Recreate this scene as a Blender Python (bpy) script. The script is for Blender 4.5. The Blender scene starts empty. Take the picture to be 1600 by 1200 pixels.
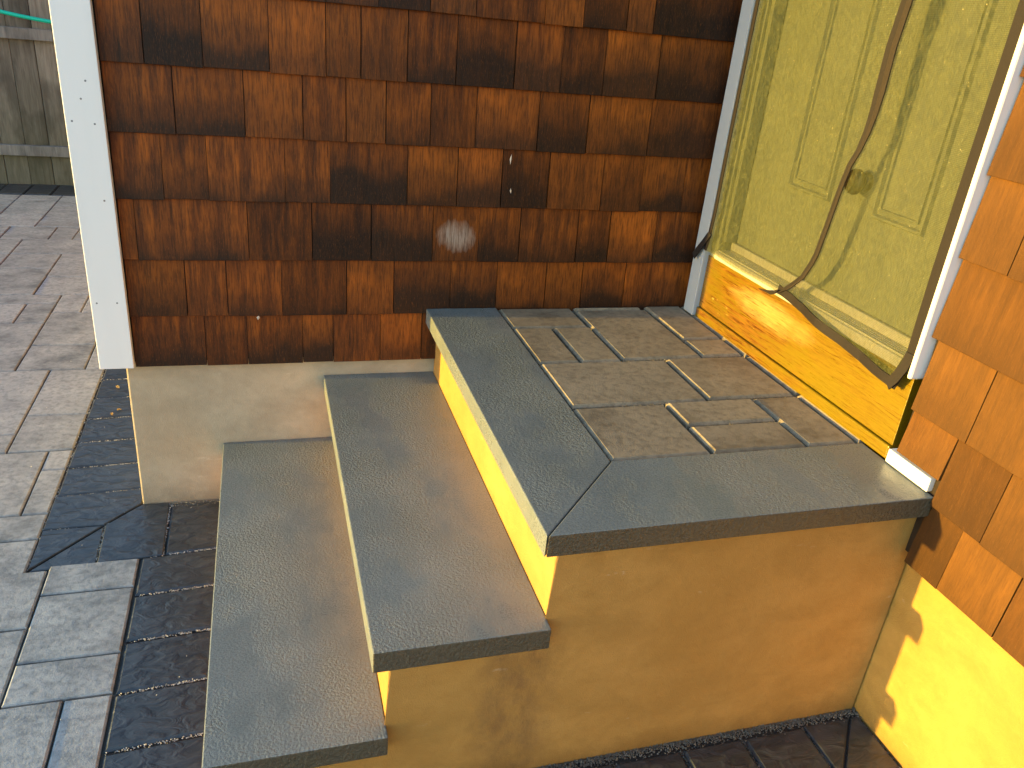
import bpy, bmesh, math, random
from mathutils import Vector, Matrix
random.seed(7)
scn = bpy.context.scene
COL = scn.collection

# ------------------------------------------------------------------ camera
CAM = Vector((-1.2012, -2.0098, 1.3186))
Rv = Vector((0.95665508, -0.27677585, 0.09058799))
Uv = Vector((0.03903391, 0.43011672, 0.90192902))
Fv = Vector((0.28859558, 0.85929898, -0.42227699))
cd = bpy.data.cameras.new('camera'); cam = bpy.data.objects.new('camera', cd); COL.objects.link(cam)
m = Matrix(((Rv.x, Uv.x, -Fv.x, CAM.x), (Rv.y, Uv.y, -Fv.y, CAM.y), (Rv.z, Uv.z, -Fv.z, CAM.z), (0, 0, 0, 1)))
cam.matrix_world = m
cd.sensor_fit = 'HORIZONTAL'; cd.sensor_width = 36.0; cd.lens = 1249.73 / 1600 * 36
cd.clip_start = 0.02; cd.clip_end = 2000
scn.camera = cam

# ------------------------------------------------------------------ light
SUN_EL = math.radians(3.9)
SUN_AZ = math.radians(3.1)            # the sun stands towards -X, a little behind the back wall (+Y)
to_sun = Vector((-math.cos(SUN_EL) * math.cos(SUN_AZ), math.cos(SUN_EL) * math.sin(SUN_AZ), math.sin(SUN_EL)))
w = bpy.data.worlds.new('World'); scn.world = w; w.use_nodes = True
nt = w.node_tree; nt.nodes.clear()
sky = nt.nodes.new('ShaderNodeTexSky'); sky.sky_type = 'NISHITA'; sky.sun_disc = False
sky.sun_elevation = SUN_EL
sky.sun_rotation = math.atan2(to_sun.x, to_sun.y)
sky.air_density = 1.0; sky.dust_density = 0.5; sky.ozone_density = 2.0
bg = nt.nodes.new('ShaderNodeBackground'); bg.inputs[1].default_value = 0.15
wo = nt.nodes.new('ShaderNodeOutputWorld')
nt.links.new(sky.outputs[0], bg.inputs[0]); nt.links.new(bg.outputs[0], wo.inputs[0])
sl = bpy.data.lights.new('sun', 'SUN'); sl.energy = 1.4; sl.angle = math.radians(0.6); sl.color = (1.0, 0.66, 0.12)
so = bpy.data.objects.new('sun', sl); COL.objects.link(so)
so.rotation_euler = to_sun.to_track_quat('Z', 'Y').to_euler(); so.location = (-6, 0, 4)
vs = scn.view_settings
vs.view_transform = 'Standard'; vs.look = 'None'; vs.gamma = 1.0; vs.exposure = 3.2; vs.use_curve_mapping = False
scn.render.engine = 'CYCLES'
scn.cycles.use_denoising = True
scn.cycles.max_bounces = 10; scn.cycles.diffuse_bounces = 6; scn.cycles.transparent_max_bounces = 12

# ------------------------------------------------------------------ helpers
def link(o, parent=None):
    COL.objects.link(o)
    if parent is not None: o.parent = parent
    return o
def empty(name, loc=(0, 0, 0)):
    o = bpy.data.objects.new(name, None); o.location = loc; o.empty_display_size = .1
    return link(o)
def tag(o, label=None, cat=None, group=None, kind=None):
    if label: o['label'] = label
    if cat: o['category'] = cat
    if group: o['group'] = group
    if kind: o['kind'] = kind
    return o
def mesh_obj(name, V, F, mat, parent=None, smooth=False):
    me = bpy.data.meshes.new(name); me.from_pydata(V, [], F); me.update()
    me.materials.append(mat)
    if smooth:
        for p in me.polygons: p.use_smooth = True
    return link(bpy.data.objects.new(name, me), parent)
def bm_obj(name, bm, mat, parent=None, smooth=False):
    me = bpy.data.meshes.new(name); bmesh.ops.recalc_face_normals(bm, faces=bm.faces); bm.to_mesh(me); bm.free()
    me.materials.append(mat)
    if smooth:
        for p in me.polygons: p.use_smooth = True
    return link(bpy.data.objects.new(name, me), parent)
def box(name, x0, x1, y0, y1, z0, z1, mat, parent=None, bev=0.0, seg=2):
    bm = bmesh.new()
    vs_ = [bm.verts.new((x, y, z)) for x in (x0, x1) for y in (y0, y1) for z in (z0, z1)]
    for f in ((0, 1, 3, 2), (4, 6, 7, 5), (0, 4, 5, 1), (2, 3, 7, 6), (0, 2, 6, 4), (1, 5, 7, 3)):
        bm.faces.new([vs_[i] for i in f])
    if bev: bmesh.ops.bevel(bm, geom=bm.edges[:], offset=bev, segments=seg, affect='EDGES', profile=.5)
    return bm_obj(name, bm, mat, parent)
def prism(name, poly, z0, z1, mat, parent=None, bev=0.0, seg=2):
    """vertical prism over a polygon in plan"""
    bm = bmesh.new()
    b = [bm.verts.new((x, y, z0)) for x, y in poly]; t = [bm.verts.new((x, y, z1)) for x, y in poly]
    n = len(poly)
    bm.faces.new(b[::-1]); bm.faces.new(t)
    for i in range(n): bm.faces.new((b[i], b[(i + 1) % n], t[(i + 1) % n], t[i]))
    if bev: bmesh.ops.bevel(bm, geom=bm.edges[:], offset=bev, segments=seg, affect='EDGES', profile=.5)
    return bm_obj(name, bm, mat, parent)
def ccw(poly):
    a = sum(poly[i][0] * poly[(i + 1) % len(poly)][1] - poly[(i + 1) % len(poly)][0] * poly[i][1] for i in range(len(poly)))
    return poly if a > 0 else poly[::-1]
def inset(poly, d):
    n = len(poly); out = []
    for i in range(n):
        p0, p1, p2 = Vector(poly[i - 1]), Vector(poly[i]), Vector(poly[(i + 1) % n])
        e1 = (p1 - p0).normalized(); e2 = (p2 - p1).normalized()
        n1 = Vector((-e1.y, e1.x)); n2 = Vector((-e2.y, e2.x))
        k = 1 + n1.dot(n2)
        out.append(tuple(p1 + (n1 + n2) * (d / max(k, .25))))
    return out
def paver_data(poly, z, gap, ch, depth=.03, tilt=(0, 0)):
    """vertices and faces of one chamfered paver, origin at its centre"""
    poly = inset(ccw(poly), gap)
    cx = sum(p[0] for p in poly) / len(poly); cy = sum(p[1] for p in poly) / len(poly)
    A = poly; B = inset(poly, ch); n = len(poly)
    zt = lambda x, y: tilt[0] * (x - cx) + tilt[1] * (y - cy)
    V = [(x - cx, y - cy, -depth) for x, y in A] + [(x - cx, y - cy, -ch + zt(x, y)) for x, y in A] + [(x - cx, y - cy, zt(x, y)) for x, y in B]
    F = []
    for r in (0, n):
        for i in range(n): F.append((r + i, r + (i + 1) % n, r + n + (i + 1) % n, r + n + i))
    F.append(tuple(range(2 * n, 3 * n)))
    return V, F, (cx, cy, z)
def paver(name, poly, z, mat, parent, gap=.0015, ch=.003, depth=.03):
    V, F, c = paver_data(poly, z + random.uniform(-.0012, .0012), gap, ch, depth, (random.uniform(-.004, .004), random.uniform(-.004, .004)))
    o = mesh_obj(name, V, F, mat, parent); o.location = c
    return o
def rect(x0, x1, y0, y1): return [(x0, y0), (x1, y0), (x1, y1), (x0, y1)]
def tube(name, pts, r, mat, parent=None, n=8, closed_ends=True):
    V, F = [], []
    P = [Vector(p) for p in pts]
    for i, p in enumerate(P):
        d = (P[min(i + 1, len(P) - 1)] - P[max(i - 1, 0)]).normalized()
        u = d.cross(Vector((0, .3, 1))).normalized(); v = u.cross(d)
        for k in range(n):
            a = 2 * math.pi * k / n; V.append(tuple(p + (u * math.cos(a) + v * math.sin(a)) * r))
    for i in range(len(P) - 1):
        for k in range(n): F.append((i * n + k, i * n + (k + 1) % n, (i + 1) * n + (k + 1) % n, (i + 1) * n + k))
    F.append(tuple(range(n))[::-1]); F.append(tuple(range((len(P) - 1) * n, len(P) * n)))
    return mesh_obj(name, V, F, mat, parent, True)
def ribbon(name, L, R_, th, mat, parent=None):
    """thin strip between two polylines (same count), th thick along X"""
    V, F = [], []; n = len(L)
    for a, b in zip(L, R_):
        V += [a, b, (b[0] + th, b[1], b[2]), (a[0] + th, a[1], a[2])]
    for i in range(n - 1):
        for k in range(4): F.append((i * 4 + k, i * 4 + (k + 1) % 4, i * 4 + 4 + (k + 1) % 4, i * 4 + 4 + k))
    F.append((3, 2, 1, 0)); j = (n - 1) * 4; F.append((j, j + 1, j + 2, j + 3))
    o = mesh_obj(name, V, F, mat, parent)
    return o
def grains(name, spots, mat, parent, rmin, rmax):
    V, F = [], []
    for (x, y, z) in spots:
        r = random.uniform(rmin, rmax); a = random.uniform(0, 6.28); k = len(V)
        for i in range(3):
            V.append((x + r * math.cos(a + i * 2.09), y + r * math.sin(a + i * 2.09), z - .3 * r))
        V.append((x + random.uniform(-.4, .4) * r, y + random.uniform(-.4, .4) * r, z + r * random.uniform(.7, 1.2)))
        F += [(k, k + 1, k + 3), (k + 1, k + 2, k + 3), (k + 2, k, k + 3), (k + 2, k + 1, k)]
    return mesh_obj(name, V, F, mat, parent)

# ------------------------------------------------------------------ materials
class M:
    def __init__(s, name):
        s.m = bpy.data.materials.new(name); s.m.use_nodes = True
        s.t = s.m.node_tree; s.N = s.t.nodes; s.b = s.N['Principled BSDF']; s.out = s.N['Material Output']
        s.tc = s.N.new('ShaderNodeTexCoord'); s.oi = s.N.new('ShaderNodeObjectInfo')
    def L(s, a, b): s.t.links.new(a, b)
    def set(s, inp, v):
        if isinstance(v, bpy.types.NodeSocket): s.L(v, inp)
        else: inp.default_value = v
    def math(s, op, a, b=0.0, clamp=False):
        n = s.N.new('ShaderNodeMath'); n.operation = op; n.use_clamp = clamp
        s.set(n.inputs[0], a); s.set(n.inputs[1], b); return n.outputs[0]
    def coord(s, kind='Object', scale=(1, 1, 1), rand=0.0):
        v = s.tc.outputs[kind]
        if rand:
            a = s.N.new('ShaderNodeVectorMath'); a.operation = 'ADD'; s.L(v, a.inputs[0])
            k = s.N.new('ShaderNodeVectorMath'); k.operation = 'SCALE'; k.inputs[0].default_value = (rand, rand * .7, rand * 1.3)
            s.L(s.oi.outputs['Random'], k.inputs['Scale']); s.L(k.outputs[0], a.inputs[1]); v = a.outputs[0]
        mp = s.N.new('ShaderNodeMapping'); mp.inputs['Scale'].default_value = scale; s.L(v, mp.inputs[0])
        return mp.outputs[0]
    def noise(s, vec, scale, detail=4, rough=.55, dist=0.0):
        n = s.N.new('ShaderNodeTexNoise'); n.inputs['Scale'].default_value = scale; n.inputs['Detail'].default_value = detail
        n.inputs['Roughness'].default_value = rough; n.inputs['Distortion'].default_value = dist
        s.L(vec, n.inputs['Vector']); return n.outputs[0]
    def voro(s, vec, scale, feat='F1', out=0):
        n = s.N.new('ShaderNodeTexVoronoi'); n.feature = feat; n.inputs['Scale'].default_value = scale; s.L(vec, n.inputs['Vector']); return n.outputs[out]
    def ramp(s, fac, stops, interp='LINEAR'):
        n = s.N.new('ShaderNodeValToRGB'); n.color_ramp.interpolation = interp
        e = n.color_ramp.elements
        while len(e) < len(stops): e.new(.5)
        for q, (p, c) in zip(e, stops):
            q.position = p; q.color = (c, c, c, 1) if isinstance(c, (int, float)) else (*c, 1)
        s.set(n.inputs[0], fac); return n.outputs[0]
    def mix(s, fac, a, b, mode='MIX'):
        n = s.N.new('ShaderNodeMix'); n.data_type = 'RGBA'; n.blend_type = mode
        s.set(n.inputs[0], fac)
        for i, v in ((6, a), (7, b)):
            if isinstance(v, tuple): n.inputs[i].default_value = (*v, 1)
            else: s.L(v, n.inputs[i])
        return n.outputs[2]
    def sep(s, vec):
        n = s.N.new('ShaderNodeSeparateXYZ'); s.L(vec, n.inputs[0]); return n.outputs
    def bump(s, h, strength, dist, prev=None):
        n = s.N.new('ShaderNodeBump'); s.set(n.inputs['Strength'], strength); n.inputs['Distance'].default_value = dist
        s.L(h, n.inputs['Height'])
        if prev is not None: s.L(prev, n.inputs['Normal'])
        return n.outputs[0]
    def fin(s, col, rough=.7, normal=None, spec=.4, **kw):
        if isinstance(col, tuple): s.b.inputs['Base Color'].default_value = (*col, 1)
        else: s.L(col, s.b.inputs['Base Color'])
        s.set(s.b.inputs['Roughness'], rough); s.set(s.b.inputs['Specular IOR Level'], spec)
        if normal is not None: s.L(normal, s.b.inputs['Normal'])
        for k, v in kw.items(): s.set(s.b.inputs[k.replace('_', ' ')], v)
        return s.m

def cedar(name, cols, dark, darkamt, rough, spec, scuff=False, gstr=.55):
    """stained cedar shingle: local z runs up the exposed face (butt at 0)"""
    k = M(name)
    c = k.coord('Object', (1, 1, 1), 9.0)
    g = k.coord('Object', (1, 1, .030), 9.0)
    grain = k.noise(g, 260, 5, .65, .2)
    broad = k.noise(g, 45, 3, .6, .4)
    blot = k.noise(c, 11, 4, .6)
    base = k.ramp(k.oi.outputs['Random'], [(0, cols[0]), (.35, cols[1]), (.7, cols[2]), (1, cols[3])])
    base = k.mix(k.ramp(broad, [(.35, 0), (.7, .75)]), base, (cols[1][0] * 1.5, cols[1][1] * 1.4, cols[1][2] * 1.2))
    base = k.mix(k.ramp(blot, [(.35, .0), (.7, .45)]), base, cols[3])
    # weathered, blackened lower half with a feathered edge of its own on each shingle
    z = k.sep(k.tc.outputs['Object'])[2]
    r1 = k.math('FRACT', k.math('MULTIPLY', k.oi.outputs['Random'], 37.7))
    soft = k.noise(k.coord('Object', (1, 1, .6), 5.0), 13, 3, .5)
    edge = k.math('ADD', k.math('MULTIPLY', soft, .11), k.math('ADD', k.math('MULTIPLY', r1, .085), k.math('MULTIPLY', broad, .05)))
    wear = k.math('SUBTRACT', edge, k.math('ADD', z, .040))
    wf = k.math('MULTIPLY', k.ramp(k.math('ADD', k.math('MULTIPLY', wear, 9.5), .3), [(0, 0), (.4, .45), (.95, 1)], 'EASE'), darkamt)
    wf = k.math('MULTIPLY', wf, k.ramp(k.math('FRACT', k.math('MULTIPLY', k.oi.outputs['Random'], 91.3)), [(0, .35), (.4, .9), (1, 1)]))
    base = k.mix(wf, base, dark)
    tone = k.ramp(k.math('FRACT', k.math('MULTIPLY', k.oi.outputs['Random'], 53.9)), [(0, .55), (.3, .95), (.6, .72), (.85, 1.2), (1, .85)])
    base = k.mix(1.0, base, tone, 'MULTIPLY')
    base = k.mix(k.ramp(grain, [(.38, gstr), (.56, 0)]), base, (dark[0] * .6, dark[1] * .55, dark[2] * .5))
    speck = k.ramp(k.voro(k.coord('Object', (1, 1, .6), 3.0), 75), [(.0, 1), (.035, 0)])
    base = k.mix(k.math('MULTIPLY', speck, k.ramp(k.noise(c, 30, 2), [(.66, 0), (.72, .4)])), base, (.45, .38, .30))
    fine = k.noise(k.coord('Object', (1, 1, .12), 4.0), 620, 3, .7)
    base = k.mix(k.ramp(fine, [(.55, 0), (.75, .22)]), base, (cols[1][0] * 1.7, cols[1][1] * 1.75, cols[1][2] * 2.2))
    if scuff:      # one shingle rubbed pale by something dragged against it
        q = k.sep(k.tc.outputs['Object'])
        dx = k.math('DIVIDE', k.math('SUBTRACT', q[0], .062), .060); dz = k.math('DIVIDE', k.math('SUBTRACT', q[2], .066), .050)
        rad = k.math('ADD', k.math('ADD', k.math('MULTIPLY', dx, dx), k.math('MULTIPLY', dz, dz)), k.math('MULTIPLY', k.noise(k.coord('Object', (1, 1, .25)), 70, 4, .7), 1.4))
        sf = k.math('MULTIPLY', k.ramp(k.math('MULTIPLY', rad, .5), [(.35, .85), (.75, 0)]), k.ramp(grain, [(.35, .35), (.6, 1)]))
        base = k.mix(sf, base, (.42, .33, .26))
    h = k.math('ADD', k.math('ADD', grain, k.math('MULTIPLY', broad, 1.5)), k.math('MULTIPLY', fine, .5))
    nrm = k.bump(h, .55, .0014)
    return k.fin(base, k.math('ADD', k.math('MULTIPLY', grain, .25), rough - .12), nrm, spec)

CED = [(.225, .056, .006), (.350, .096, .010), (.130, .032, .005), (.085, .024, .006)]
MAT_CEDAR = cedar('stained_cedar', CED, (.018, .0105, .0068), .95, .50, .20)
MAT_CEDAR_SCUFF = cedar('scuffed_cedar', CED, (.018, .0105, .0068), .6, .65, .2, True)
MAT_CEDAR_SUN = cedar('stained_cedar_sunlit', [(.092, .036, .006), (.122, .053, .010), (.080, .028, .0045), (.102, .044, .008)], (.058, .026, .007), .6, .75, .2, False, .28)  # sunlit copy of the same cedar, light level worked into its colour

def m_white():
    k = M('white_trim_paint'); c = k.coord('Object')
    n = k.noise(k.coord('Object', (1, 1, .15)), 18, 4)
    col = k.mix(k.ramp(n, [(.4, 0), (.75, .35)]), (.84, .815, .785), (.74, .72, .69))
    return k.fin(col, .45, k.bump(k.noise(c, 220, 2), .08, .001), .4)
MAT_WHITE = m_white()
def m_shaded_trim():
    k = M('shaded_white_trim'); return k.fin((.36, .40, .43), .5, k.bump(k.noise(k.coord('Object'), 200, 2), .05, .001), .4)  # white casing in the house shadow: shade painted in as grey
MAT_WHITE_SHADED = m_shaded_trim()
def m_stucco(name, A, B, C):
    k = M(name); c = k.coord('Object')
    b = k.noise(c, 3.2, 5, .6); f = k.noise(c, 420, 2, .6); mid = k.noise(c, 38, 4, .65)
    col = k.mix(k.ramp(b, [(.32, 0), (.7, 1)]), A, B)
    col = k.mix(k.ramp(mid, [(.45, 0), (.8, .35)]), col, C)
    scuff = k.ramp(k.noise(k.coord('Object', (1, 1, 3.0)), 9, 5, .7), [(.66, 0), (.74, .5)])
    col = k.mix(scuff, col, (.66, .58, .43))
    # run-off stain with its own shape below the joint of the middle tread, on the front
    p = k.sep(k.tc.outputs['Object'])
    wx = k.math('ADD', p[0], k.math('MULTIPLY', k.math('SUBTRACT', k.noise(c, 22, 4, .7), .5), .09))
    st = k.ramp(k.math('ABSOLUTE', k.math('ADD', wx, .80)), [(.03, 1), (.085, 0)])
    st = k.math('MULTIPLY', st, k.math('LESS_THAN', p[1], -.9))
    st = k.math('MULTIPLY', st, k.ramp(p[2], [(.02, .8), (.30, .9), (.37, 0)]))
    st = k.math('MULTIPLY', st, k.ramp(k.noise(k.coord('Object', (1, 1, .5)), 30, 5, .7), [(.35, .2), (.6, 1)]))
    col = k.mix(k.math('MULTIPLY', st, .9), col, (.19, .105, .040))
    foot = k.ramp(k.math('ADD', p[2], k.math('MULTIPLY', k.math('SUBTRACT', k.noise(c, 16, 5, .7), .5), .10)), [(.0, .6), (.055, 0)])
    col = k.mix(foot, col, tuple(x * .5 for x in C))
    cloud = k.noise(k.coord('Object', (1, 1, 1.7)), 7, 6, .65, .4)
    col = k.mix(k.ramp(cloud, [(.42, 0), (.62, .5)]), col, tuple(x * .80 for x in A))
    n1 = k.bump(f, .7, .0018); n2 = k.bump(mid, .35, .005, n1)
    return k.fin(col, .8, n2, .3)
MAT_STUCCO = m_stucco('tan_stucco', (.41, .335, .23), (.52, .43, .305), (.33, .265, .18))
MAT_STUCCO_STEP = m_stucco('bounce_lit_stucco', (.395, .210, .048), (.465, .262, .070), (.315, .160, .038))  # tan stucco of the steps with warm bounce light painted into the colour
MAT_STUCCO_SUNLIT = m_stucco('sunlit_stucco', (.40, .230, .048), (.46, .28, .068), (.33, .185, .04))  # tan stucco of the door wall with golden sunlight painted into the colour
def m_slab():
    k = M('grey_bluestone'); c = k.coord('Object')
    b = k.noise(c, 5, 5, .6); f = k.noise(c, 300, 3, .6)
    mask = k.ramp(k.noise(k.coord('Object', (1.5, .7, 1)), 4.6, 4, .6, .0), [(.43, .03), (.62, 1)])
    peb = k.noise(c, 190, 4, .62, .0)
    col = k.mix(k.ramp(b, [(.3, 0), (.7, 1)]), (.136, .158, .154), (.188, .209, .202))
    col = k.mix(k.ramp(f, [(.3, .35), (.6, 0)]), col, (.105, .108, .095))
    col = k.mix(k.ramp(k.voro(c, 60), [(0, .6), (.03, 0)]), col, (.07, .07, .06))
    # front slab ends: shade painted in as darker brown, with a rougher bump
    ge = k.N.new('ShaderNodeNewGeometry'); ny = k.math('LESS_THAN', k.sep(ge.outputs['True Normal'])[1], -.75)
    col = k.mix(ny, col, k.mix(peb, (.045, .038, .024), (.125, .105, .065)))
    n1 = k.bump(f, .12, .0008)
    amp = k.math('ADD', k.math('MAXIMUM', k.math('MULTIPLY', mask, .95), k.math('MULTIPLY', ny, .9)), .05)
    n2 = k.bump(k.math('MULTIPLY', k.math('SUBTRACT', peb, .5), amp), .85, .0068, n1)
    return k.fin(col, k.math('ADD', k.math('MULTIPLY', f, .14), k.math('ADD', k.math('MULTIPLY', mask, .20), .20)), n2, .5)
MAT_SLAB = m_slab()
def m_rock():
    k = M('grey_bluestone_rough_edge'); c = k.coord('Object')
    b = k.noise(c, 9, 5, .6); peb = k.noise(c, 130, 4, .6)
    col = k.mix(k.ramp(b, [(.3, 0), (.7, 1)]), (.14, .145, .13), (.22, .215, .19))
    return k.fin(col, .6, k.bump(peb, .7, .005), .4)
def m_paver(name, a, b_, c_, rough, bumps, warm=0):
    k = M(name); c = k.coord('Object', (1, 1, 1), 11.0)
    s1 = k.noise(k.coord('Object', (.85, 1.15, 1), 11.0), 8, 6, .68, .2); s2 = k.noise(c, 60, 4, .65); s3 = k.noise(c, 340, 2)
    base = k.ramp(k.oi.outputs['Random'], [(0, a), (.5, b_), (1, c_)])
    base = k.mix(k.ramp(s1, [(.32, 0), (.68, .9)]), base, (c_[0] * 1.25, c_[1] * 1.23, c_[2] * 1.2))
    base = k.mix(k.ramp(s1, [(.3, .5), (.45, 0)]), base, (a[0] * .6, a[1] * .6, a[2] * .6))
    base = k.mix(k.ramp(s2, [(.32, .55), (.55, 0)]), base, (a[0] * .65, a[1] * .65, a[2] * .67))
    base = k.mix(k.ramp(k.voro(c, 85), [(0, .5), (.05, 0)]), base, (.42, .42, .40))
    n1 = k.bump(s3, .35, .0012); n2 = k.bump(s2, bumps, .003, n1)
    return k.fin(base, k.math('ADD', k.math('MULTIPLY', s2, .3), rough - .15), n2, .28)
MAT_PAVER = m_paver('grey_paver', (.150, .161, .160), (.222, .234, .231), (.300, .308, .298), .65, .4)
MAT_LAND = m_paver('landing_paver', (.165, .129, .084), (.215, .171, .113), (.255, .208, .142), .62, .3)
def m_dark():
    k = M('charcoal_paver'); c = k.coord('Object', (1, 1, 1), 7.0)
    s1 = k.noise(k.coord('Object', (1, 1.8, 1), 7.0), 22, 3, .5, .9); s2 = k.noise(c, 190, 3)
    col = k.mix(k.ramp(s1, [(.35, 0), (.7, 1)]), (.022, .027, .033), (.046, .053, .061))
    sp = k.ramp(k.voro(c, 130), [(0, 1), (.06, 0)])
    col = k.mix(k.math('MULTIPLY', sp, k.ramp(k.noise(c, 25, 2), [(.5, 0), (.6, .8)])), col, (.35, .34, .32))
    n1 = k.bump(s2, .12, .001); n2 = k.bump(s1, .6, .007, n1)
    return k.fin(col, .33, n2, .5)
MAT_DARK = m_dark()
def simple(name, col, rough, spec=.4, nscale=60, var=.25, bs=.2, bd=.002, **kw):
    k = M(name); c = k.coord('Object', (1, 1, 1), 3.0); n = k.noise(c, nscale, 4, .6)
    a = tuple(x * (1 - var) for x in col); b = tuple(min(1, x * (1 + var)) for x in col)
    return k.fin(k.mix(n, a, b), rough, k.bump(n, bs, bd), spec, **kw)
MAT_SAND = simple('joint_sand', (.055, .053, .048), .95, .1, 300, .5, .6, .003)
MAT_CRUMB = simple('pale_sand_crumbs', (.50, .49, .46), .8, .3, 80, .2)
MAT_GRIT = simple('dark_grit', (.13, .11, .085), .6, .5, 200, .6)
MAT_GRIT2 = simple('tan_grit', (.24, .20, .14), .8, .3, 200, .5)
MAT_MORTAR = simple('mortar', (.15, .13, .10), .95, .1, 200, .4, .5, .002)
MAT_SHEATH = simple('dark_wall_paper', (.03, .022, .016), .9, .1, 20, .3)
MAT_GROUND = simple('dry_soil', (.10, .095, .08), .95, .1, 3, .4, .4, .01)
MAT_HOSE = simple('green_hose_rubber', (.0, .50, .34), .35, .5, 40, .1, .05)
MAT_HEM = simple('brown_curtain_binding', (.014, .0100, .0092), .7, .3, 300, .3, .35, .001)
MAT_HEM2 = simple('olive_curtain_binding', (.026, .0185, .0125), .7, .3, 300, .3, .35, .001)
MAT_BRONZE = simple('bronze_knob_metal', (.09, .055, .035), .35, .5, 120, .3, .1, .0005, Metallic=.6)
MAT_NAIL = simple('dull_nail_head', (.22, .21, .20), .5, .4, 200, .2)
MAT_LEAF = simple('dry_leaf', (.42, .26, .07), .7, .3, 120, .4)
MAT_CHIP = simple('pale_wood_sliver', (.55, .45, .36), .7, .3, 120, .2)
def m_varnish():
    k = M('varnished_board'); c = k.coord('Object', (1, .045, 1))
    g = k.noise(c, 330, 5, .7, .8); g2 = k.noise(c, 90, 4, .6, 1.2); b = k.noise(k.coord('Object', (1, .5, 1)), 7, 4, .6, .8)
    col = k.mix(k.ramp(g, [(.40, 0), (.60, 1)]), (.080, .026, .002), (.225, .105, .010))
    col = k.mix(k.ramp(g2, [(.46, 0), (.58, .75)]), col, (.170, .110, .003))
    p = k.sep(k.tc.outputs['Object'])
    # stripped patch near the middle where the varnish is worn off
    dy = k.math('DIVIDE', k.math('ADD', p[1], .42), .20); dz = k.math('DIVIDE', k.math('SUBTRACT', p[2], .70), .045)
    rad = k.math('ADD', k.math('ADD', k.math('MULTIPLY', dy, dy), k.math('MULTIPLY', dz, dz)), k.math('MULTIPLY', k.noise(k.coord('Object', (1, .3, 1)), 34, 5, .7), 1.6))
    col = k.mix(k.math('MULTIPLY', k.ramp(k.math('MULTIPLY', rad, .4), [(.32, 1), (.68, 0)]), k.ramp(g, [(.3, .35), (.6, .9)])), col, (.42, .29, .09))
    col = k.mix(k.ramp(b, [(.5, 0), (.7, .6)]), col, (.140, .105, .003))
    kn = k.ramp(k.voro(k.coord('Object', (1, .8, 1.2)), 34), [(0, .9), (.06, 0)])
    col = k.mix(k.math('MULTIPLY', kn, k.ramp(b, [(.45, 0), (.55, .8)])), col, (.07, .025, .006))
    scr = k.ramp(k.noise(k.coord('Object', (1, .25, 2.2)), 55, 3, .5, 2.5), [(.70, 0), (.74, .55)])
    col = k.mix(scr, col, (.50, .36, .10))
    ol = k.ramp(k.math('ADD', k.math('MULTIPLY', p[1], -1), k.math('MULTIPLY', k.math('SUBTRACT', b, .5), .7)), [(.38, 0), (.68, .75)])
    col = k.mix(k.math('MULTIPLY', ol, k.ramp(g, [(.35, .5), (.6, 1)])), col, (.185, .130, .002))
    return k.fin(col, k.math('ADD', k.math('MULTIPLY', g, .3), .16), k.bump(g, .4, .0014), .5)
MAT_VARNISH = m_varnish()
def m_door():
    k = M('cream_door_skin'); c = k.coord('Object', (1, 1, .12))
    g = k.noise(c, 75, 4, .6, 1.6)
    col = k.mix(g, (.19, .205, .135), (.24, .25, .165))
    return k.fin(col, .5, k.bump(g, .5, .002), .4)
MAT_DOOR = m_door()
MAT_SILL = simple('pale_metal_sill', (.62, .58, .46), .4, .5, 60, .1, .05, .001, Metallic=.3)
def m_mesh():
    k = M('insect_mesh'); c = k.coord('Object')
    p = k.sep(c)
    def wave(q, f): return k.math('ABSOLUTE', k.math('SINE', k.math('MULTIPLY', q, f)))
    warp = k.math('MULTIPLY', k.noise(c, 6, 3, .5), .012)
    wy = wave(k.math('ADD', p[1], warp), math.pi / .0030); wz = wave(k.math('ADD', p[2], warp), math.pi / .0030)
    weave = k.math('MAXIMUM', wy, wz)
    thread = k.ramp(weave, [(.70, .0), (.97, 1)])
    big = k.noise(k.coord('Object', (1, 1, .35)), 7, 4, .6, .5)
    swirl = k.ramp(k.noise(k.coord('Object', (1, 1, .6)), 38, 3, .6, 3.0), [(.40, 0), (.60, 1)])
    spark = k.ramp(k.voro(c, 210), [(.10, 1), (.30, 0)])  # sun glitter on the threads, painted as pale specks
    spark = k.math('MULTIPLY', spark, k.ramp(k.noise(c, 60, 3, .7), [(.60, 0), (.68, .8)]))
    dens = k.math('ADD', k.math('MULTIPLY', thread, .26), k.math('ADD', k.math('MULTIPLY', big, .26), .25), True)
    dens = k.math('ADD', dens, k.math('MULTIPLY', swirl, .12), True)
    dens = k.math('MAXIMUM', dens, k.math('MULTIPLY', spark, .9))
    tr = k.N.new('ShaderNodeBsdfTransparent')
    df = k.N.new('ShaderNodeBsdfDiffuse'); tl = k.N.new('ShaderNodeBsdfTranslucent'); ms = k.N.new('ShaderNodeMixShader'); ms.inputs[0].default_value = .3
    col = k.mix(swirl, (.066, .073, .028), (.108, .113, .045))
    col = k.mix(spark, col, (.85, .72, .35))
    k.L(col, df.inputs[0]); k.L(col, tl.inputs[0]); k.L(df.outputs[0], ms.inputs[1]); k.L(tl.outputs[0], ms.inputs[2])
    mx = k.N.new('ShaderNodeMixShader'); k.L(dens, mx.inputs[0]); k.L(tr.outputs[0], mx.inputs[1]); k.L(ms.outputs[0], mx.inputs[2])
    k.L(mx.outputs[0], k.out.inputs[0]); return k.m
MAT_MESH = m_mesh()
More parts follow.
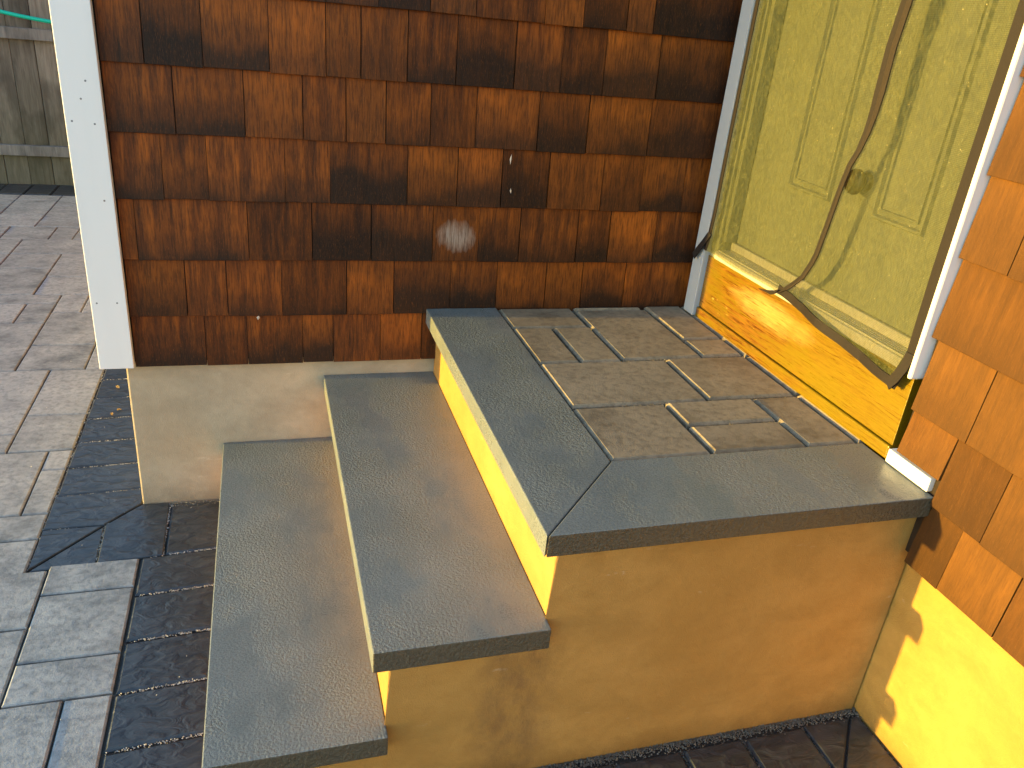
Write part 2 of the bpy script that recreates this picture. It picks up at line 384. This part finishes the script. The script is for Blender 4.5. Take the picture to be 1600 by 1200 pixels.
def m_fence(name, c1, c2, moss):
    k = M(name); g = k.noise(k.coord('Object', (1, 1, .08), 9.0), 60, 5, .65, .8); b = k.noise(k.coord('Object', (1, 1, .4), 9.0), 6, 4)
    col = k.mix(k.ramp(g, [(.3, 0), (.65, 1)]), c1, c2)
    col = k.mix(k.ramp(b, [(.45, 0), (.6, .7)]), col, tuple(x * .45 for x in c1))
    col = k.mix(1.0, col, k.ramp(k.oi.outputs['Random'], [(0, .65), (.5, 1), (1, .8)]), 'MULTIPLY')
    z = k.sep(k.tc.outputs['Object'])[2]
    col = k.mix(k.math('MULTIPLY', k.ramp(k.math('ADD', z, k.math('MULTIPLY', b, .5)), [(.35, 1), (.95, 0)]), moss), col, (.045, .055, .016))
    return k.fin(col, .85, k.bump(g, .5, .004), .2)
MAT_BOARD = m_fence('weathered_fence_board', (.15, .135, .105), (.27, .245, .195), .42)
MAT_RAIL = m_fence('weathered_fence_rail', (.17, .165, .15), (.30, .29, .26), .1)

# ------------------------------------------------------------------ ground and patio
gd = mesh_obj('ground', [(-400, -400, -.04), (400, -400, -.04), (400, 400, -.04), (-400, 400, -.04)], [(0, 1, 2, 3)], MAT_GROUND); tag(gd, kind='structure')
patio = empty('patio'); tag(patio, kind='structure')
o = mesh_obj('sand_bed', [(-7, -5, -.0075), (0.0, -5, -.0075), (0.0, 0.0, -.0075), (-1.55, 0.0, -.0075), (-1.55, 3.98, -.0075), (-7, 3.98, -.0075)], [(0, 1, 2, 3, 4, 5)], MAT_SAND, patio)
GX = [-1.53, -1.62, -1.732, -1.846, -1.958, -2.07, -2.184, -2.30]
while GX[-1] > -6.6: GX.append(GX[-1] - .115)
GY = [-1.015, -.9, -.782, -.665, -.55, -.44, -.332, -.222, -.104, .01, .123, .237, .35, .463, .585, .70, .82, .944, 1.06, 1.175, 1.295, 1.414, 1.53, 1.645, 1.76, 1.885, 2.01, 2.137, 2.255, 2.375, 2.505, 2.635, 2.76, 2.89, 3.02, 3.145, 3.265, 3.39, 3.51, 3.635]
ni, nj = len(GX) - 1, len(GY) - 1
near = lambda L_, v: min(range(len(L_)), key=lambda i: abs(L_[i] - v))
occ = [[False] * nj for _ in range(ni)]
XB = -1.779                                   # inner edge of the dark border beside the house
for j in range(nj):
    for i in range(ni):
        if GY[j] >= -.23 and GX[i + 1] > -1.80: occ[i][j] = True
PV = []
def put(i0, i1, j0, j1):
    for i in range(i0, i1):
        for j in range(j0, j1): occ[i][j] = True
    x1, x0 = GX[i0], GX[i1]; y0, y1 = GY[j0], GY[j1]
    if y0 >= -.23 and x1 > XB: x1 = XB
    if y0 < -.23 and y1 > -.2 and x1 > XB:
        PV.append([(x0, y0), (x1, y0), (x1, -.236), (XB, -.236), (XB, y1), (x0, y1)])
    else: PV.append(rect(x0, x1, y0, y1))
EXPL = [(-1.732, -1.53, -.332, -.222), (-1.732, -1.53, -.55, -.332), (-1.732, -1.53, -.665, -.55), (-1.62, -1.53, -.9, -.665), (-1.846, -1.62, -.9, -.665),
        (-1.958, -1.732, -.44, -.104), (-1.958, -1.732, -.665, -.44), (-1.958, -1.732, -.104, .01), (-1.846, -1.732, .01, .237), (-1.846, -1.732, .237, .35),
        (-2.07, -1.846, .01, .35), (-1.958, -1.732, .35, .585), (-1.958, -1.732, .585, .944), (-2.184, -1.958, .35, .463), (-2.184, -1.958, .463, .944),
        (-1.846, -1.732, .944, 1.175), (-2.07, -1.846, .944, 1.175), (-2.30, -2.07, .944, 1.414), (-2.07, -1.846, 1.175, 1.53), (-2.184, -2.07, 1.414, 1.645), (-2.30, -2.184, 1.414, 1.645),
        (-2.07, -1.958, 1.53, 1.76), (-1.958, -1.732, 1.53, 1.885), (-2.415, -2.07, 1.645, 1.76), (-2.415, -2.184, 1.76, 2.137), (-2.184, -1.958, 1.76, 2.01),
        (-2.415, -2.184, 2.137, 2.375), (-2.184, -1.958, 2.01, 2.375), (-2.415, -2.07, 2.375, 2.635), (-2.30, -2.184, 2.635, 2.89), (-2.53, -2.30, 2.635, 2.89)]
for x0, x1, y0, y1 in EXPL:
    put(near(GX, x1), near(GX, x0), near(GY, y0), near(GY, y1))
for j in range(nj):
    for i in range(ni):
        if occ[i][j]: continue
        sizes = [(2, 2), (2, 1), (1, 2), (2, 3), (3, 2), (1, 1)]
        wts = [4, 3, 3, 3, 2, .3]
        order = []
        S = list(zip(sizes, wts))
        while S:
            r = random.uniform(0, sum(x[1] for x in S)); a = 0
            for q, x in enumerate(S):
                a += x[1]
                if r <= a: break
            order.append(S.pop(q)[0])
        for (a, b) in order + [(1, 1)]:
            if i + a <= ni and j + b <= nj and all(not occ[i + p][j + q] for p in range(a) for q in range(b)):
                put(i, i + a, j, j + b); break
PV.sort(key=lambda p: (p[0][0] + 1.5) ** 2 + (p[0][1] - .4) ** 2)
single, rest = [], []
for p in PV: (single if len(single) < 260 and p[0][0] > -3.7 else rest).append(p)
for p in single: paver('paver', p, 0.0, MAT_PAVER, patio, .0023, .0036)
def joined(name, polys, mat, gap=.0016, ch=.003):
    V, F = [], []
    for p in polys:
        v, f, c = paver_data(p, random.uniform(-.001, .001), gap, ch); k = len(V)
        V += [(a[0] + c[0], a[1] + c[1], a[2] + c[2]) for a in v]; F += [tuple(k + q for q in g) for g in f]
    return tag(mesh_obj(name, V, F, mat, patio), kind='stuff')
# field in front of the steps and under the camera
y = -1.245
while y > -4.8:
    x = -.21
    h = random.choice((.115, .23))
    while x > -6.6:
        wd = random.choice((.115, .23, .23, .345)); x0 = max(x - wd, -6.6)
        if not (x0 < -1.53 and y > -1.02): rest.append(rect(x0, x, y - h, y))
        x = x0
    y -= h
y = -1.015
while y > -1.2:
    x = -1.53
    while x > -6.6:
        wd = random.choice((.23, .345)); x0 = max(x - wd, -6.6); rest.append(rect(x0, x, -1.245, -1.015)); x = x0
    y -= .23
joined('paver_field', rest, MAT_PAVER)
# dark border course
bp = lambda poly, g=.0035: paver('border_paver', poly, .001, MAT_DARK, patio, g, .005 if g > .002 else .0025)
HX = -1.5525
ys = [.088, .238, .389, .544, .692]
while ys[-1] < 3.5: ys.append(ys[-1] + .151)
for a, b in zip(ys[:-1], ys[1:]): bp([(XB, a), (HX, a + .012), (HX, b + .012), (XB, b)])
bp([(XB, -.067), (-1.634, -.067), (HX, .022), (HX, .100), (XB, .088)], .0013)
bp([(XB, -.067), (XB, -.236), (-1.634, -.067)], .0013)
bp([(-1.7765, -.238), (-1.628, -.231), (-1.632, -.069)], .0013)
bp([(-1.632, -.069), (-1.628, -.231), (-1.476, -.221), (-1.481, .017), (-1.553, .017)], .0013)
bp([(-1.481, .017), (-1.476, -.221), (-1.303, -.212), (-1.303, .017)])
yb = [-.222, -.369, -.522, -.671, -.815, -.962, -1.11]
for a, b in zip(yb[:-1], yb[1:]): bp([(-1.529, b), (-1.303, b + .014), (-1.303, a + .014), (-1.529, a)])
bp([(-1.529, -1.11), (-1.303, -1.096), (-1.303, -1.03), (-1.529, -1.24)])
xs = [-.144, -.295, -.436, -.585, -.735, -.886, -1.037, -1.188]
for a, b in list(zip(xs[:-1], xs[1:]))[1:]: bp(rect(b, a, -1.238, -1.031))
bp([(-1.303, -1.031), (-1.188, -1.031), (-1.188, -1.238), (-1.522, -1.238)])
bp([(-.295, -1.031), (-.295, -1.238), (-.207, -1.238), (-.146, -1.168), (-.146, -1.031)])
bp([(-.146, -1.031), (-.146, -1.166), (-.027, -1.031)], .0013)
bp([(-.025, -1.031), (-.006, -1.031), (-.006, -1.166), (-.143, -1.166)], .0013)
bp([(-.006, -1.168), (-.006, -1.315), (-.207, -1.315), (-.207, -1.24), (-.146, -1.168)])
yy = -1.317
while yy > -3.2: bp(rect(-.207, -.006, yy - .15, yy)); yy -= .151
xx = -1.58
while xx > -5.5: bp(rect(xx - .15, xx, 3.642, 3.930)); xx -= .151
# grit in the joints
sp = []
for _ in range(5200):
    x = random.uniform(-1.3, -.0); sp.append((x, -1.012 - abs(random.gauss(0, .009)), -.003 + random.uniform(0, .004)))
for xj in (-.146, -.295, -.436, -.585):
    for _ in range(260): sp.append((xj + random.gauss(0, .0025), random.uniform(-1.24, -1.03), -.005))
for _ in range(500):
    t = random.random(); sp.append((-.004 - abs(random.gauss(0, .004)), -1.03 - t * .5, -.003))
tag(grains('joint_grit', sp, MAT_GRIT, patio, .0012, .0028), kind='stuff')
sp = []
for a in ys[:9] + [-.067]:
    for _ in range(95):
        t = random.random() ** .7; sp.append((XB + t * (HX - XB), a + .012 * t + random.gauss(0, .0018), -.002))
for a in yb:
    for _ in range(140):
        t = random.random() ** .7; sp.append((-1.529 + t * .2, a + .013 * t + random.gauss(0, .002), -.0015))
for _ in range(150): sp.append((random.uniform(-1.55, -1.34), .012 - abs(random.gauss(0, .012)), .0))
for _ in range(90): sp.append((-1.479 + random.gauss(0, .002), random.uniform(-.22, .01), -.001))
for _ in range(60): sp.append((-1.631 + random.gauss(0, .002), random.uniform(-.22, -.07), -.001))
for _ in range(120): sp.append((-1.777 + random.gauss(0, .0015), random.uniform(-.23, 1.0), -.002))
for _ in range(60): sp.append((random.uniform(-2.2, -1.34), random.uniform(-.9, 1.5), .001))
tag(grains('pale_joint_crumbs', sp, MAT_CRUMB, patio, .0009, .0021), kind='stuff')

# ------------------------------------------------------------------ steps
H1, H2, H3, T = .180, .3735, .570, .0433
YF = -1.0396; YB = -1.012
steps = empty('stone_steps', (0, 0, 0)); tag(steps, 'tan stucco steps with grey stone treads and paved landing below the door', 'steps', kind='thing')
prof = [(-1.300, -.03), (-1.300, H1 - T), (-1.032, H1 - T), (-1.032, H2 - T), (-.759, H2 - T), (-.759, H3 - T), (-.002, H3 - T), (-.002, -.03)]
bm = bmesh.new()
f0 = [bm.verts.new((x, YB, z)) for x, z in prof]; f1 = [bm.verts.new((x, .012, z)) for x, z in prof]
bm.faces.new(f0); bm.faces.new(f1[::-1])
for i in range(len(prof)): bm.faces.new((f0[i], f1[i], f1[(i + 1) % len(prof)], f0[(i + 1) % len(prof)]))
ve = [e for e in bm.edges if abs(e.verts[0].co.x - e.verts[1].co.x) < 1e-5 and abs(e.verts[0].co.y - YB) < 1e-5 and abs(e.verts[1].co.y - YB) < 1e-5]
bmesh.ops.bevel(bm, geom=ve, offset=.006, segments=3, affect='EDGES', profile=.5)
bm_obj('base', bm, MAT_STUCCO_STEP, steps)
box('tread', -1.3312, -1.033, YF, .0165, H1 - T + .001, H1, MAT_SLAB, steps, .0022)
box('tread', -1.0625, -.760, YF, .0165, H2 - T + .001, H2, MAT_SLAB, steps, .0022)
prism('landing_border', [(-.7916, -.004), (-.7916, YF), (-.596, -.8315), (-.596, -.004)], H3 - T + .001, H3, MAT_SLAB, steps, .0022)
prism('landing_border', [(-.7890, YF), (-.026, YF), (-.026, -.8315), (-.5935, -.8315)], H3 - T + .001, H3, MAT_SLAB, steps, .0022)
box('landing_bed', -.594, -.004, -.829, -.004, H3 - T + .002, H3 - .013, MAT_MORTAR, steps)
for r in [(-.594, -.3755, -.155, -.006), (-.594, -.4835, -.381, -.155), (-.4835, -.3735, -.381, -.155), (-.3735, -.151, -.374, -.027), (-.3735, -.16, -.027, -.005),
          (-.151, -.031, -.259, -.006), (-.151, -.031, -.371, -.259), (-.594, -.262, -.609, -.381), (-.262, -.033, -.604, -.376),
          (-.594, -.3745, -.830, -.609), (-.3745, -.154, -.7155, -.606), (-.3745, -.154, -.829, -.7155), (-.154, -.031, -.827, -.604),
          (-.031, -.006, -.376, -.006), (-.031, -.006, -.60, -.376), (-.031, -.006, -.827, -.60)]:
    paver('landing_paver', rect(r[0], r[1], r[2], r[3]), H3 + .0005, MAT_LAND, steps, .0036, .0060, .03)

sp = []
for yj in (-.155, -.381, -.378, -.607, -.7155, -.830, -.259, -.374):
    for _ in range(170): sp.append((random.uniform(-.594, -.03), yj + random.gauss(0, .0018), H3 - .0085 + random.uniform(0, .004)))
for xj in (-.594, -.4835, -.3735, -.262, -.152):
    for _ in range(60): sp.append((xj + random.gauss(0, .0015), random.uniform(-.83, -.02), H3 - .011))
tag(grains('joint_grit', sp, MAT_GRIT2, steps, .0009, .002), kind='stuff')

# ------------------------------------------------------------------ shingled walls
ROWZ = [.420, .555, .7005, .846, .995, 1.1405, 1.2955]
while ROWZ[-1] < 2.75: ROWZ.append(ROWZ[-1] + .1465)
JX = {0: [-1.356, -1.254, -1.116, -1.037, -.912], 1: [-1.392, -1.296, -1.165, -1.002, -.880, -.727, -.598, -.455, -.347, -.215],
      2: [-1.49, -1.24, -1.088, -.941, -.782, -.659, -.545, -.379, -.284, -.143], 3: [-1.421, -1.323, -1.149, -1.043, -.854, -.725, -.608, -.480, -.326, -.208, -.081],
      4: [-1.384, -1.234, -1.105, -1.005, -.911, -.801, -.687, -.524, -.388, -.213], 5: [-1.436, -1.316, -1.176, -1.051, -.972, -.863, -.746, -.599, -.478, -.363, -.213],
      6: [-1.40, -1.29, -1.17, -1.05, -.934, -.815, -.706, -.535, -.436, -.321, -.247]}
def shingle_mesh(wd, h, cache={}):
    key = (round(wd, 3), round(h, 3))
    if key in cache: return cache[key]
    wd, h = key; t = .0115
    V = [(0, .0008, 0), (wd, .0008, 0), (wd, 0, .0012), (0, 0, .0012), (wd, .0120, h), (0, .0120, h), (0, .0132, h), (wd, .0132, h), (0, t, 0), (wd, t, 0)]
    F = [(0, 1, 2, 3), (3, 2, 4, 5), (5, 4, 7, 6), (8, 9, 1, 0), (0, 3, 5, 6, 8), (1, 9, 7, 4, 2), (6, 7, 9, 8)]
    me = bpy.data.meshes.new('shingle'); me.from_pydata(V, [], F); me.update(); cache[key] = me
    return me
def shingle(parent, org, rotz, wd, h, mat):
    src = shingle_mesh(wd, h)
    if not src.materials: src.materials.append(mat)
    o = bpy.data.objects.new('shingle', src)
    o.location = (org[0], org[1], org[2] + random.uniform(-.0016, .0016))
    o.rotation_euler = (random.uniform(-.006, .004), random.uniform(-.0025, .0025), rotz)
    link(o, parent)
    o.material_slots[0].link = 'OBJECT'; o.material_slots[0].material = mat
    return o
bw = empty('shingled_wall', (-1.55, 0, 0)); bw.location = (0, 0, 0)
tag(bw, 'dark shaded cedar shingle wall with white corner board, behind the steps', 'wall', kind='thing')
box('sheathing', -1.56, 2.6, .0140, 3.55, .43, 2.9, MAT_SHEATH, bw)
box('foundation', -1.5505, 2.55, .0194, 3.5, -.05, .428, MAT_STUCCO, bw, .004)
XE = -.006
for r, z in enumerate(ROWZ):
    h = (ROWZ[r + 1] - z if r + 1 < len(ROWZ) else .1465) + .0035
    if r in JX: js = [-1.524] + JX[r] + [XE]
    else:
        js = [-1.524]
        while js[-1] < XE - .17: js.append(js[-1] + random.uniform(.075, .165))
        js.append(XE)
    if r == 0: js = [-1.524] + JX[0] + [-.80, -.66, -.55, -.41, -.28, -.14, XE]
    for a, b in zip(js[:-1], js[1:]):
        g = random.choice((.0010, .0016, .0022, .003))
        shingle(bw, (a + g / 2, 0, z), 0, b - a - g, h, MAT_CEDAR_SCUFF if r == 2 and abs(a + .782) < .001 else MAT_CEDAR)
box('corner_board', -1.6025, -1.5250, -.022, -.0005, .4275, 2.85, MAT_WHITE, bw, .0015)
box('corner_board', -1.6025, -1.5810, .0, .075, .4275, 2.85, MAT_WHITE, bw, .0015)
def nail(x, y, z, ax, parent):
    V, F = [], []
    for k in range(10):
        a = k * math.tau / 10; V.append((x + .0022 * math.cos(a), y, z + .0022 * math.sin(a)))
    V.append((x, y - .0006, z))
    for k in range(10): F.append((k, 10, (k + 1) % 10))
    return mesh_obj('nail_head', V, F, MAT_NAIL, parent)
for (u, v) in [(-1.589, .60), (-1.545, .60), (-1.589, 1.016), (-1.545, 1.012), (-1.566, 1.063), (-1.553, 1.10), (-1.545, .845), (-1.589, 1.42), (-1.545, 1.42)]:
    nail(u, -.0222, v, 0, bw)
def sliver(x, z, w_, h_, a):
    V = [(-w_, 0, 0), (0, -.0015, -h_), (w_, 0, 0), (0, -.0015, h_), (0, -.003, 0), (0, .002, 0)]
    F = [(0, 1, 4), (1, 2, 4), (2, 3, 4), (3, 0, 4), (1, 0, 5), (2, 1, 5), (3, 2, 5), (0, 3, 5)]
    o = mesh_obj('splinter', V, F, MAT_CHIP, bw); o.location = (x, 0.0, z); o.rotation_euler = (0, a, 0)
for q in ((-.590, .972, .0028, .0135, .05), (-.583, .892, .0022, .0075, -.1), (-1.225, .5495, .0045, .0060, .15)): sliver(*q)
# shingles on the side of the wing, seen only at a graze
V, F = [], []
for r, z in enumerate(ROWZ):
    y = .077
    while y < 3.5:
        wd = random.uniform(.08, .17); y1 = min(y + wd, 3.5); k = len(V); h = .15
        V += [(-1.580, y + .001, z), (-1.580, y1 - .001, z), (-1.5685, y1 - .001, z + h), (-1.5685, y + .001, z + h), (-1.562, y + .001, z), (-1.562, y1 - .001, z)]
        F += [(k, k + 3, k + 2, k + 1), (k, k + 1, k + 5, k + 4)]
        y = y1
tag(mesh_obj('side_shingles', V, F, MAT_CEDAR, bw), kind='stuff')

dw = empty('shingled_wall'); tag(dw, 'sunlit orange cedar shingle wall beside the door at the right edge', 'wall', kind='thing')
XD = -.035
# core of the door wall, with the door opening left free
box('sheathing', -.020, .3, -4.0, -.922, .43, 2.9, MAT_SHEATH, dw)
box('sheathing', .12, .3, -.9215, -.03, .43, 2.9, MAT_SHEATH, dw)
box('foundation', 0.0, .28, -4.0, .012, -.05, .428, MAT_STUCCO_SUNLIT, dw, .003)
JY = {0: [-1.031, -1.115, -1.245, -1.36], 1: [-1.041, -1.160, -1.275, -1.41], 2: [-.929, -1.065, -1.22, -1.33], 3: [-.922, -1.155, -1.29, -1.40],
      4: [-.922, -1.027, -1.19, -1.34], 5: [-.922, -1.09, -1.20, -1.36], 6: [-.922, -1.04, -1.17, -1.31]}
for r, z in enumerate(ROWZ):
    h = (ROWZ[r + 1] - z if r + 1 < len(ROWZ) else .1465) + .0035
    js = list(JY.get(r, [-.922]))
    while js[-1] > -3.9: js.append(js[-1] - random.uniform(.075, .175))
    for a, b in zip(js[:-1], js[1:]):
        g = random.choice((.0008, .0012, .002, .003))
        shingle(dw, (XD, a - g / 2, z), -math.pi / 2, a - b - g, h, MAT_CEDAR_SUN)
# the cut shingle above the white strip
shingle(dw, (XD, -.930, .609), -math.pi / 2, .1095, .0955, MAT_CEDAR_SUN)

# ------------------------------------------------------------------ door
door = empty('door'); tag(door, 'cream panelled entry door with white frame and varnished board beneath it', 'door', kind='thing')
DX = .028
box('door_slab', DX, DX + .044, -.870, -.128, .80, 2.72, MAT_DOOR, door, .002)
def panel(y0, y1, z0, z1):
    for (d, wd, pr) in ((0, .012, .008), (.020, .006, .005)):
        a0, a1, b0, b1 = y0 + d, y1 - d, z0 + d, z1 - d
        bm = bmesh.new()
        ring = lambda e, x: [bm.verts.new((x, yy_, zz)) for yy_, zz in ((a0 + e, b0 + e), (a1 - e, b0 + e), (a1 - e, b1 - e), (a0 + e, b1 - e))]
        R0, R1, R2, R3 = ring(0, DX + .001), ring(wd * .3, DX - pr), ring(wd * .7, DX - pr), ring(wd, DX + .001)
        for A, B in ((R0, R1), (R1, R2), (R2, R3)):
            for i in range(4): bm.faces.new((A[i], A[(i + 1) % 4], B[(i + 1) % 4], B[i]))
        bm_obj('panel_moulding', bm, MAT_DOOR, door)
panel(-.475, -.310, .99, 1.62); panel(-.770, -.615, .99, 1.62)
panel(-.475, -.310, 1.75, 2.55); panel(-.770, -.615, 1.75, 2.55)
# frame
box('casing', -.034, -.004, -.089, -.036, .572, 2.80, MAT_WHITE_SHADED, door, .002)
box('casing', -.050, -.004, -.9195, -.9095, .757, 2.80, MAT_WHITE, door, .004)
box('casing', -.034, -.004, -.9030, -.0895, 2.745, 2.80, MAT_WHITE, door, .002)
box('jamb', -.016, .115, -.1265, -.0900, .748, 2.744, MAT_DOOR, door, .0015)
box('jamb', -.016, .115, -.9030, -.8715, .748, 2.744, MAT_DOOR, door, .0015)
box('stop', -.008, .026, -.1420, -.1275, .80, 2.744, MAT_DOOR, door, .0015)
box('stop', -.008, .026, -.8705, -.8580, .80, 2.744, MAT_DOOR, door, .0015)
sill = box('sill', -.024, .115, -.8710, -.1270, .752, .774, MAT_SILL, door, .003)
for i in range(5):
    box('sill_ridge', -.016 + i * .009, -.012 + i * .009, -.868, -.130, .7735, .7775, MAT_SILL, sill)
box('door_sweep', .020, .070, -.868, -.130, .778, .799, MAT_SILL, door, .002)
box('kick_board', -.0185, .010, -.9000, -.0900, .6015, .7515, MAT_VARNISH, door, .0012)
box('base_strip', -.0245, .006, -.8995, -.0895, .5705, .5995, MAT_VARNISH, door, .003)
box('white_strip', -.033, -.010, -1.0225, -.9085, .5725, .6010, MAT_WHITE, door, .0015)
# knob: rose, neck and ball turned about an axis along X
def lathe(name, pr, cy, cz, mat, parent, n=28):
    V, F = [], []
    for (x, r) in pr:
        for k in range(n):
            a = k * math.tau / n; V.append((x, cy + r * math.cos(a), cz + r * math.sin(a)))
    for i in range(len(pr) - 1):
        for k in range(n): F.append((i * n + k, i * n + (k + 1) % n, (i + 1) * n + (k + 1) % n, (i + 1) * n + k))
    F.append(tuple(range((len(pr) - 1) * n, len(pr) * n)))
    return mesh_obj(name, V, F, mat, parent, True)
KY, KZ = -.573, 1.056
kn = lathe('knob', [(.012, .017), (.008, .0225), (.002, .0265), (-.004, .0272), (-.010, .0250), (-.014, .019), (-.0155, .010), (-.016, .001)], KY, KZ, MAT_BRONZE, door)
lathe('rose', [(DX, .0200), (.022, .0200), (.018, .0175), (.012, .015)], KY, KZ, MAT_BRONZE, kn)

# ------------------------------------------------------------------ mesh curtain
cur = empty('mesh_curtain'); tag(cur, 'see-through insect mesh curtain with brown hems hanging over the door', 'screen', kind='thing')
seam = [(2.70, -.640), (1.401, -.632), (1.327, -.623), (1.209, -.625), (1.141, -.617), (1.096, -.597), (.99, -.577), (.882, -.559), (.829, -.533), (.788, -.489), (.769, -.458)]
def lerp(tab, z):
    for (z0, y0), (z1, y1) in zip(tab[:-1], tab[1:]):
        if z1 <= z <= z0: return y0 + (y1 - y0) * (z - z0) / (z1 - z0)
    return tab[0][1] if z > tab[0][0] else tab[-1][1]
def cx_(y, z):
    b = -.0385 - .0035 * math.sin(y * 31 + z * 3) * math.exp(-max(z - .75, 0) * 4) - .0012 * math.sin(z * 5 + y * 24)
    d2 = (y - KY) ** 2 + (z - KZ) ** 2
    b -= .003 * math.exp(-d2 / .004)
    return min(b, -.036)
left_e = [(2.70, -.121), (1.393, -.121), (.879, -.119), (.80, -.112), (.766, -.104)]
right_e = [(2.70, -.903), (1.373, -.903), (1.0, -.904), (.80, -.906), (.718, -.882)]
NZ, NY = 46, 22
def zt(k, zb):      # finer rows at the bottom
    t = k / NZ; return zb + (2.70 - zb) * t ** 1.7
def sheet(name, side):
    V, F = [], []; rows = []
    for k in range(NZ + 1):
        row = []
        for i in range(NY + 1):
            s = i / NY
            if side == 'L':
                zb = .767 + .002 * s + .002 * math.sin(s * 9)
                z = zt(k, zb); y = lerp(left_e, z) * (1 - s) + lerp(seam, z) * s
            else:
                zb = .769 - .050 * s ** 1.0 - .004 * math.sin(s * math.pi)
                z = zt(k, zb); y = lerp(seam, z) * (1 - s) + lerp(right_e, z) * s
            row.append((cx_(y, z), y, z)); V.append(row[-1])
        rows.append(row)
    n = NY + 1
    for k in range(NZ):
        for i in range(NY): F.append((k * n + i, k * n + i + 1, (k + 1) * n + i + 1, (k + 1) * n + i))
    mesh_obj(name, V, F, MAT_MESH, cur, True)
    return rows
rl = sheet('mesh_panel', 'L'); rr = sheet('mesh_panel', 'R')
def hem(name, pts, dy, dz, off=-.002, th=.0022, jit=.0):
    L_ = [(p[0] + off, p[1], p[2]) for p in pts]
    R2_ = [(p[0] + off + random.uniform(-jit, jit), p[1] + dy, p[2] + dz) for p in pts]
    return ribbon(name, L_, R2_, th, MAT_HEM, cur)
# central magnetic seam: two bindings lying on each other
sp_ = [r[-1] for r in rl]
def var_hem(name, pts, wf, off, th, mat=MAT_HEM):
    return ribbon(name, [(p[0] + off, p[1] + .001, p[2]) for p in pts], [(p[0] + off - .001, p[1] + wf(p[2]), p[2] + .25 * abs(wf(p[2])) * (p[2] < 1.1)) for p in pts], th, mat, cur)
wid = lambda z: .0095 + .0075 * min(1, max(0, (z - 1.12) / .12))
var_hem('seam_binding', sp_, wid, -.004, .003)
var_hem('seam_binding', sp_, lambda z: -.85 * wid(z), -.0065, .0025, MAT_HEM2)
# seam tail that has flipped to the left at the bottom
ribbon('seam_tail', [(-.049, -.470, .781), (-.051, -.455, .772), (-.053, -.428, .766), (-.055, -.402, .7605)], [(-.049, -.458, .766), (-.051, -.446, .760), (-.053, -.424, .760), (-.055, -.401, .7590)], .003, MAT_HEM, cur)
hem('side_binding', [r[0] for r in rl], .0145, 0, -.002)
hem('side_binding', [r[-1] for r in rr], .0235, 0, -.002)
hem('bottom_binding', rr[0], 0, .0200, -.0025, .0025, .002)
ribbon('corner_tab', [(-.042, -.119, .815), (-.044, -.100, .785), (-.047, -.078, .752), (-.048, -.066, .733)], [(-.042, -.104, .822), (-.044, -.084, .793), (-.047, -.062, .762), (-.048, -.050, .745)], .003, MAT_HEM, cur)
ribbon('corner_tab', [(-.043, -.906, .80), (-.045, -.902, .768), (-.047, -.890, .738), (-.048, -.876, .716)], [(-.043, -.884, .80), (-.045, -.882, .775), (-.047, -.873, .752), (-.048, -.861, .730)], .003, MAT_HEM, cur)

# ------------------------------------------------------------------ fence and hose
fence = empty('wooden_fence', (0, 0, 0)); tag(fence, 'weathered grey-green board fence far behind the white corner board', 'fence', kind='thing')
bx = -6.47
bmesh_cache = []
for _ in range(36):
    x0, x1 = bx, bx + .1335
    bm = bmesh.new()
    bmb = box('board', x0, x1, 3.935 + random.uniform(0, .004), 3.957, .0 - random.uniform(0, .006), 1.83 + random.uniform(-.006, .006), MAT_BOARD, fence, .002, 1)
    bm.free(); bx += .1365
for z0, z1 in ((.187, .253), (.884, .950), (1.58, 1.646)):
    box('rail', -6.5, -1.57, 3.897, 3.934, z0, z1, MAT_RAIL, fence, .003, 1)
for px_ in (-6.45, -4.05, -1.66): box('post', px_, px_ + .09, 3.958, 4.048, -.04, 1.80, MAT_RAIL, fence, .004, 1)
hp = []
for i in range(41):
    x = -4.0 + 2.4 * i / 40
    z = 1.0 + .062 * (x + 2.12) ** 2 + (.10 * (x + 2.12) ** 2 if x < -2.12 else .9 * (x + 2.12) ** 2) - .014
    hp.append((x, 3.882, z))
hs = tube('garden_hose', hp, .0115, MAT_HOSE, None, 10)
tag(hs, 'bright green garden hose drooping in front of the fence', 'hose', kind='thing')

# ------------------------------------------------------------------ small litter
def leaf(x, y, z, s, a, label):
    V = [(0, -s, .001), (s * .5, -.2 * s, .004), (.3 * s, .6 * s, .006), (0, s, .002), (-.35 * s, .5 * s, .0055), (-.5 * s, -.3 * s, .003), (0, 0, .0015),
         (0, -s, .0), (0, s, .0008)]
    F = [(0, 1, 6), (1, 2, 6), (2, 3, 6), (3, 4, 6), (4, 5, 6), (5, 0, 6)]
    o = mesh_obj('dry_leaf', V, F, MAT_LEAF); o.location = (x, y, z); o.rotation_euler = (0, 0, a)
    md = o.modifiers.new('solid', 'SOLIDIFY'); md.thickness = .0008
    tag(o, label, 'leaf', kind='thing')
leaf(-1.712, .765, .004, .010, .7, 'small yellow dry leaf on the charcoal border pavers, nearest the corner board')
leaf(-1.684, .590, .004, .008, 2.1, 'tiny dry leaf bit on the charcoal pavers, closer to the tan foundation')
leaf(-1.702, .560, .004, .007, .2, 'tiny dry leaf bit on the charcoal pavers, farther from the tan foundation')
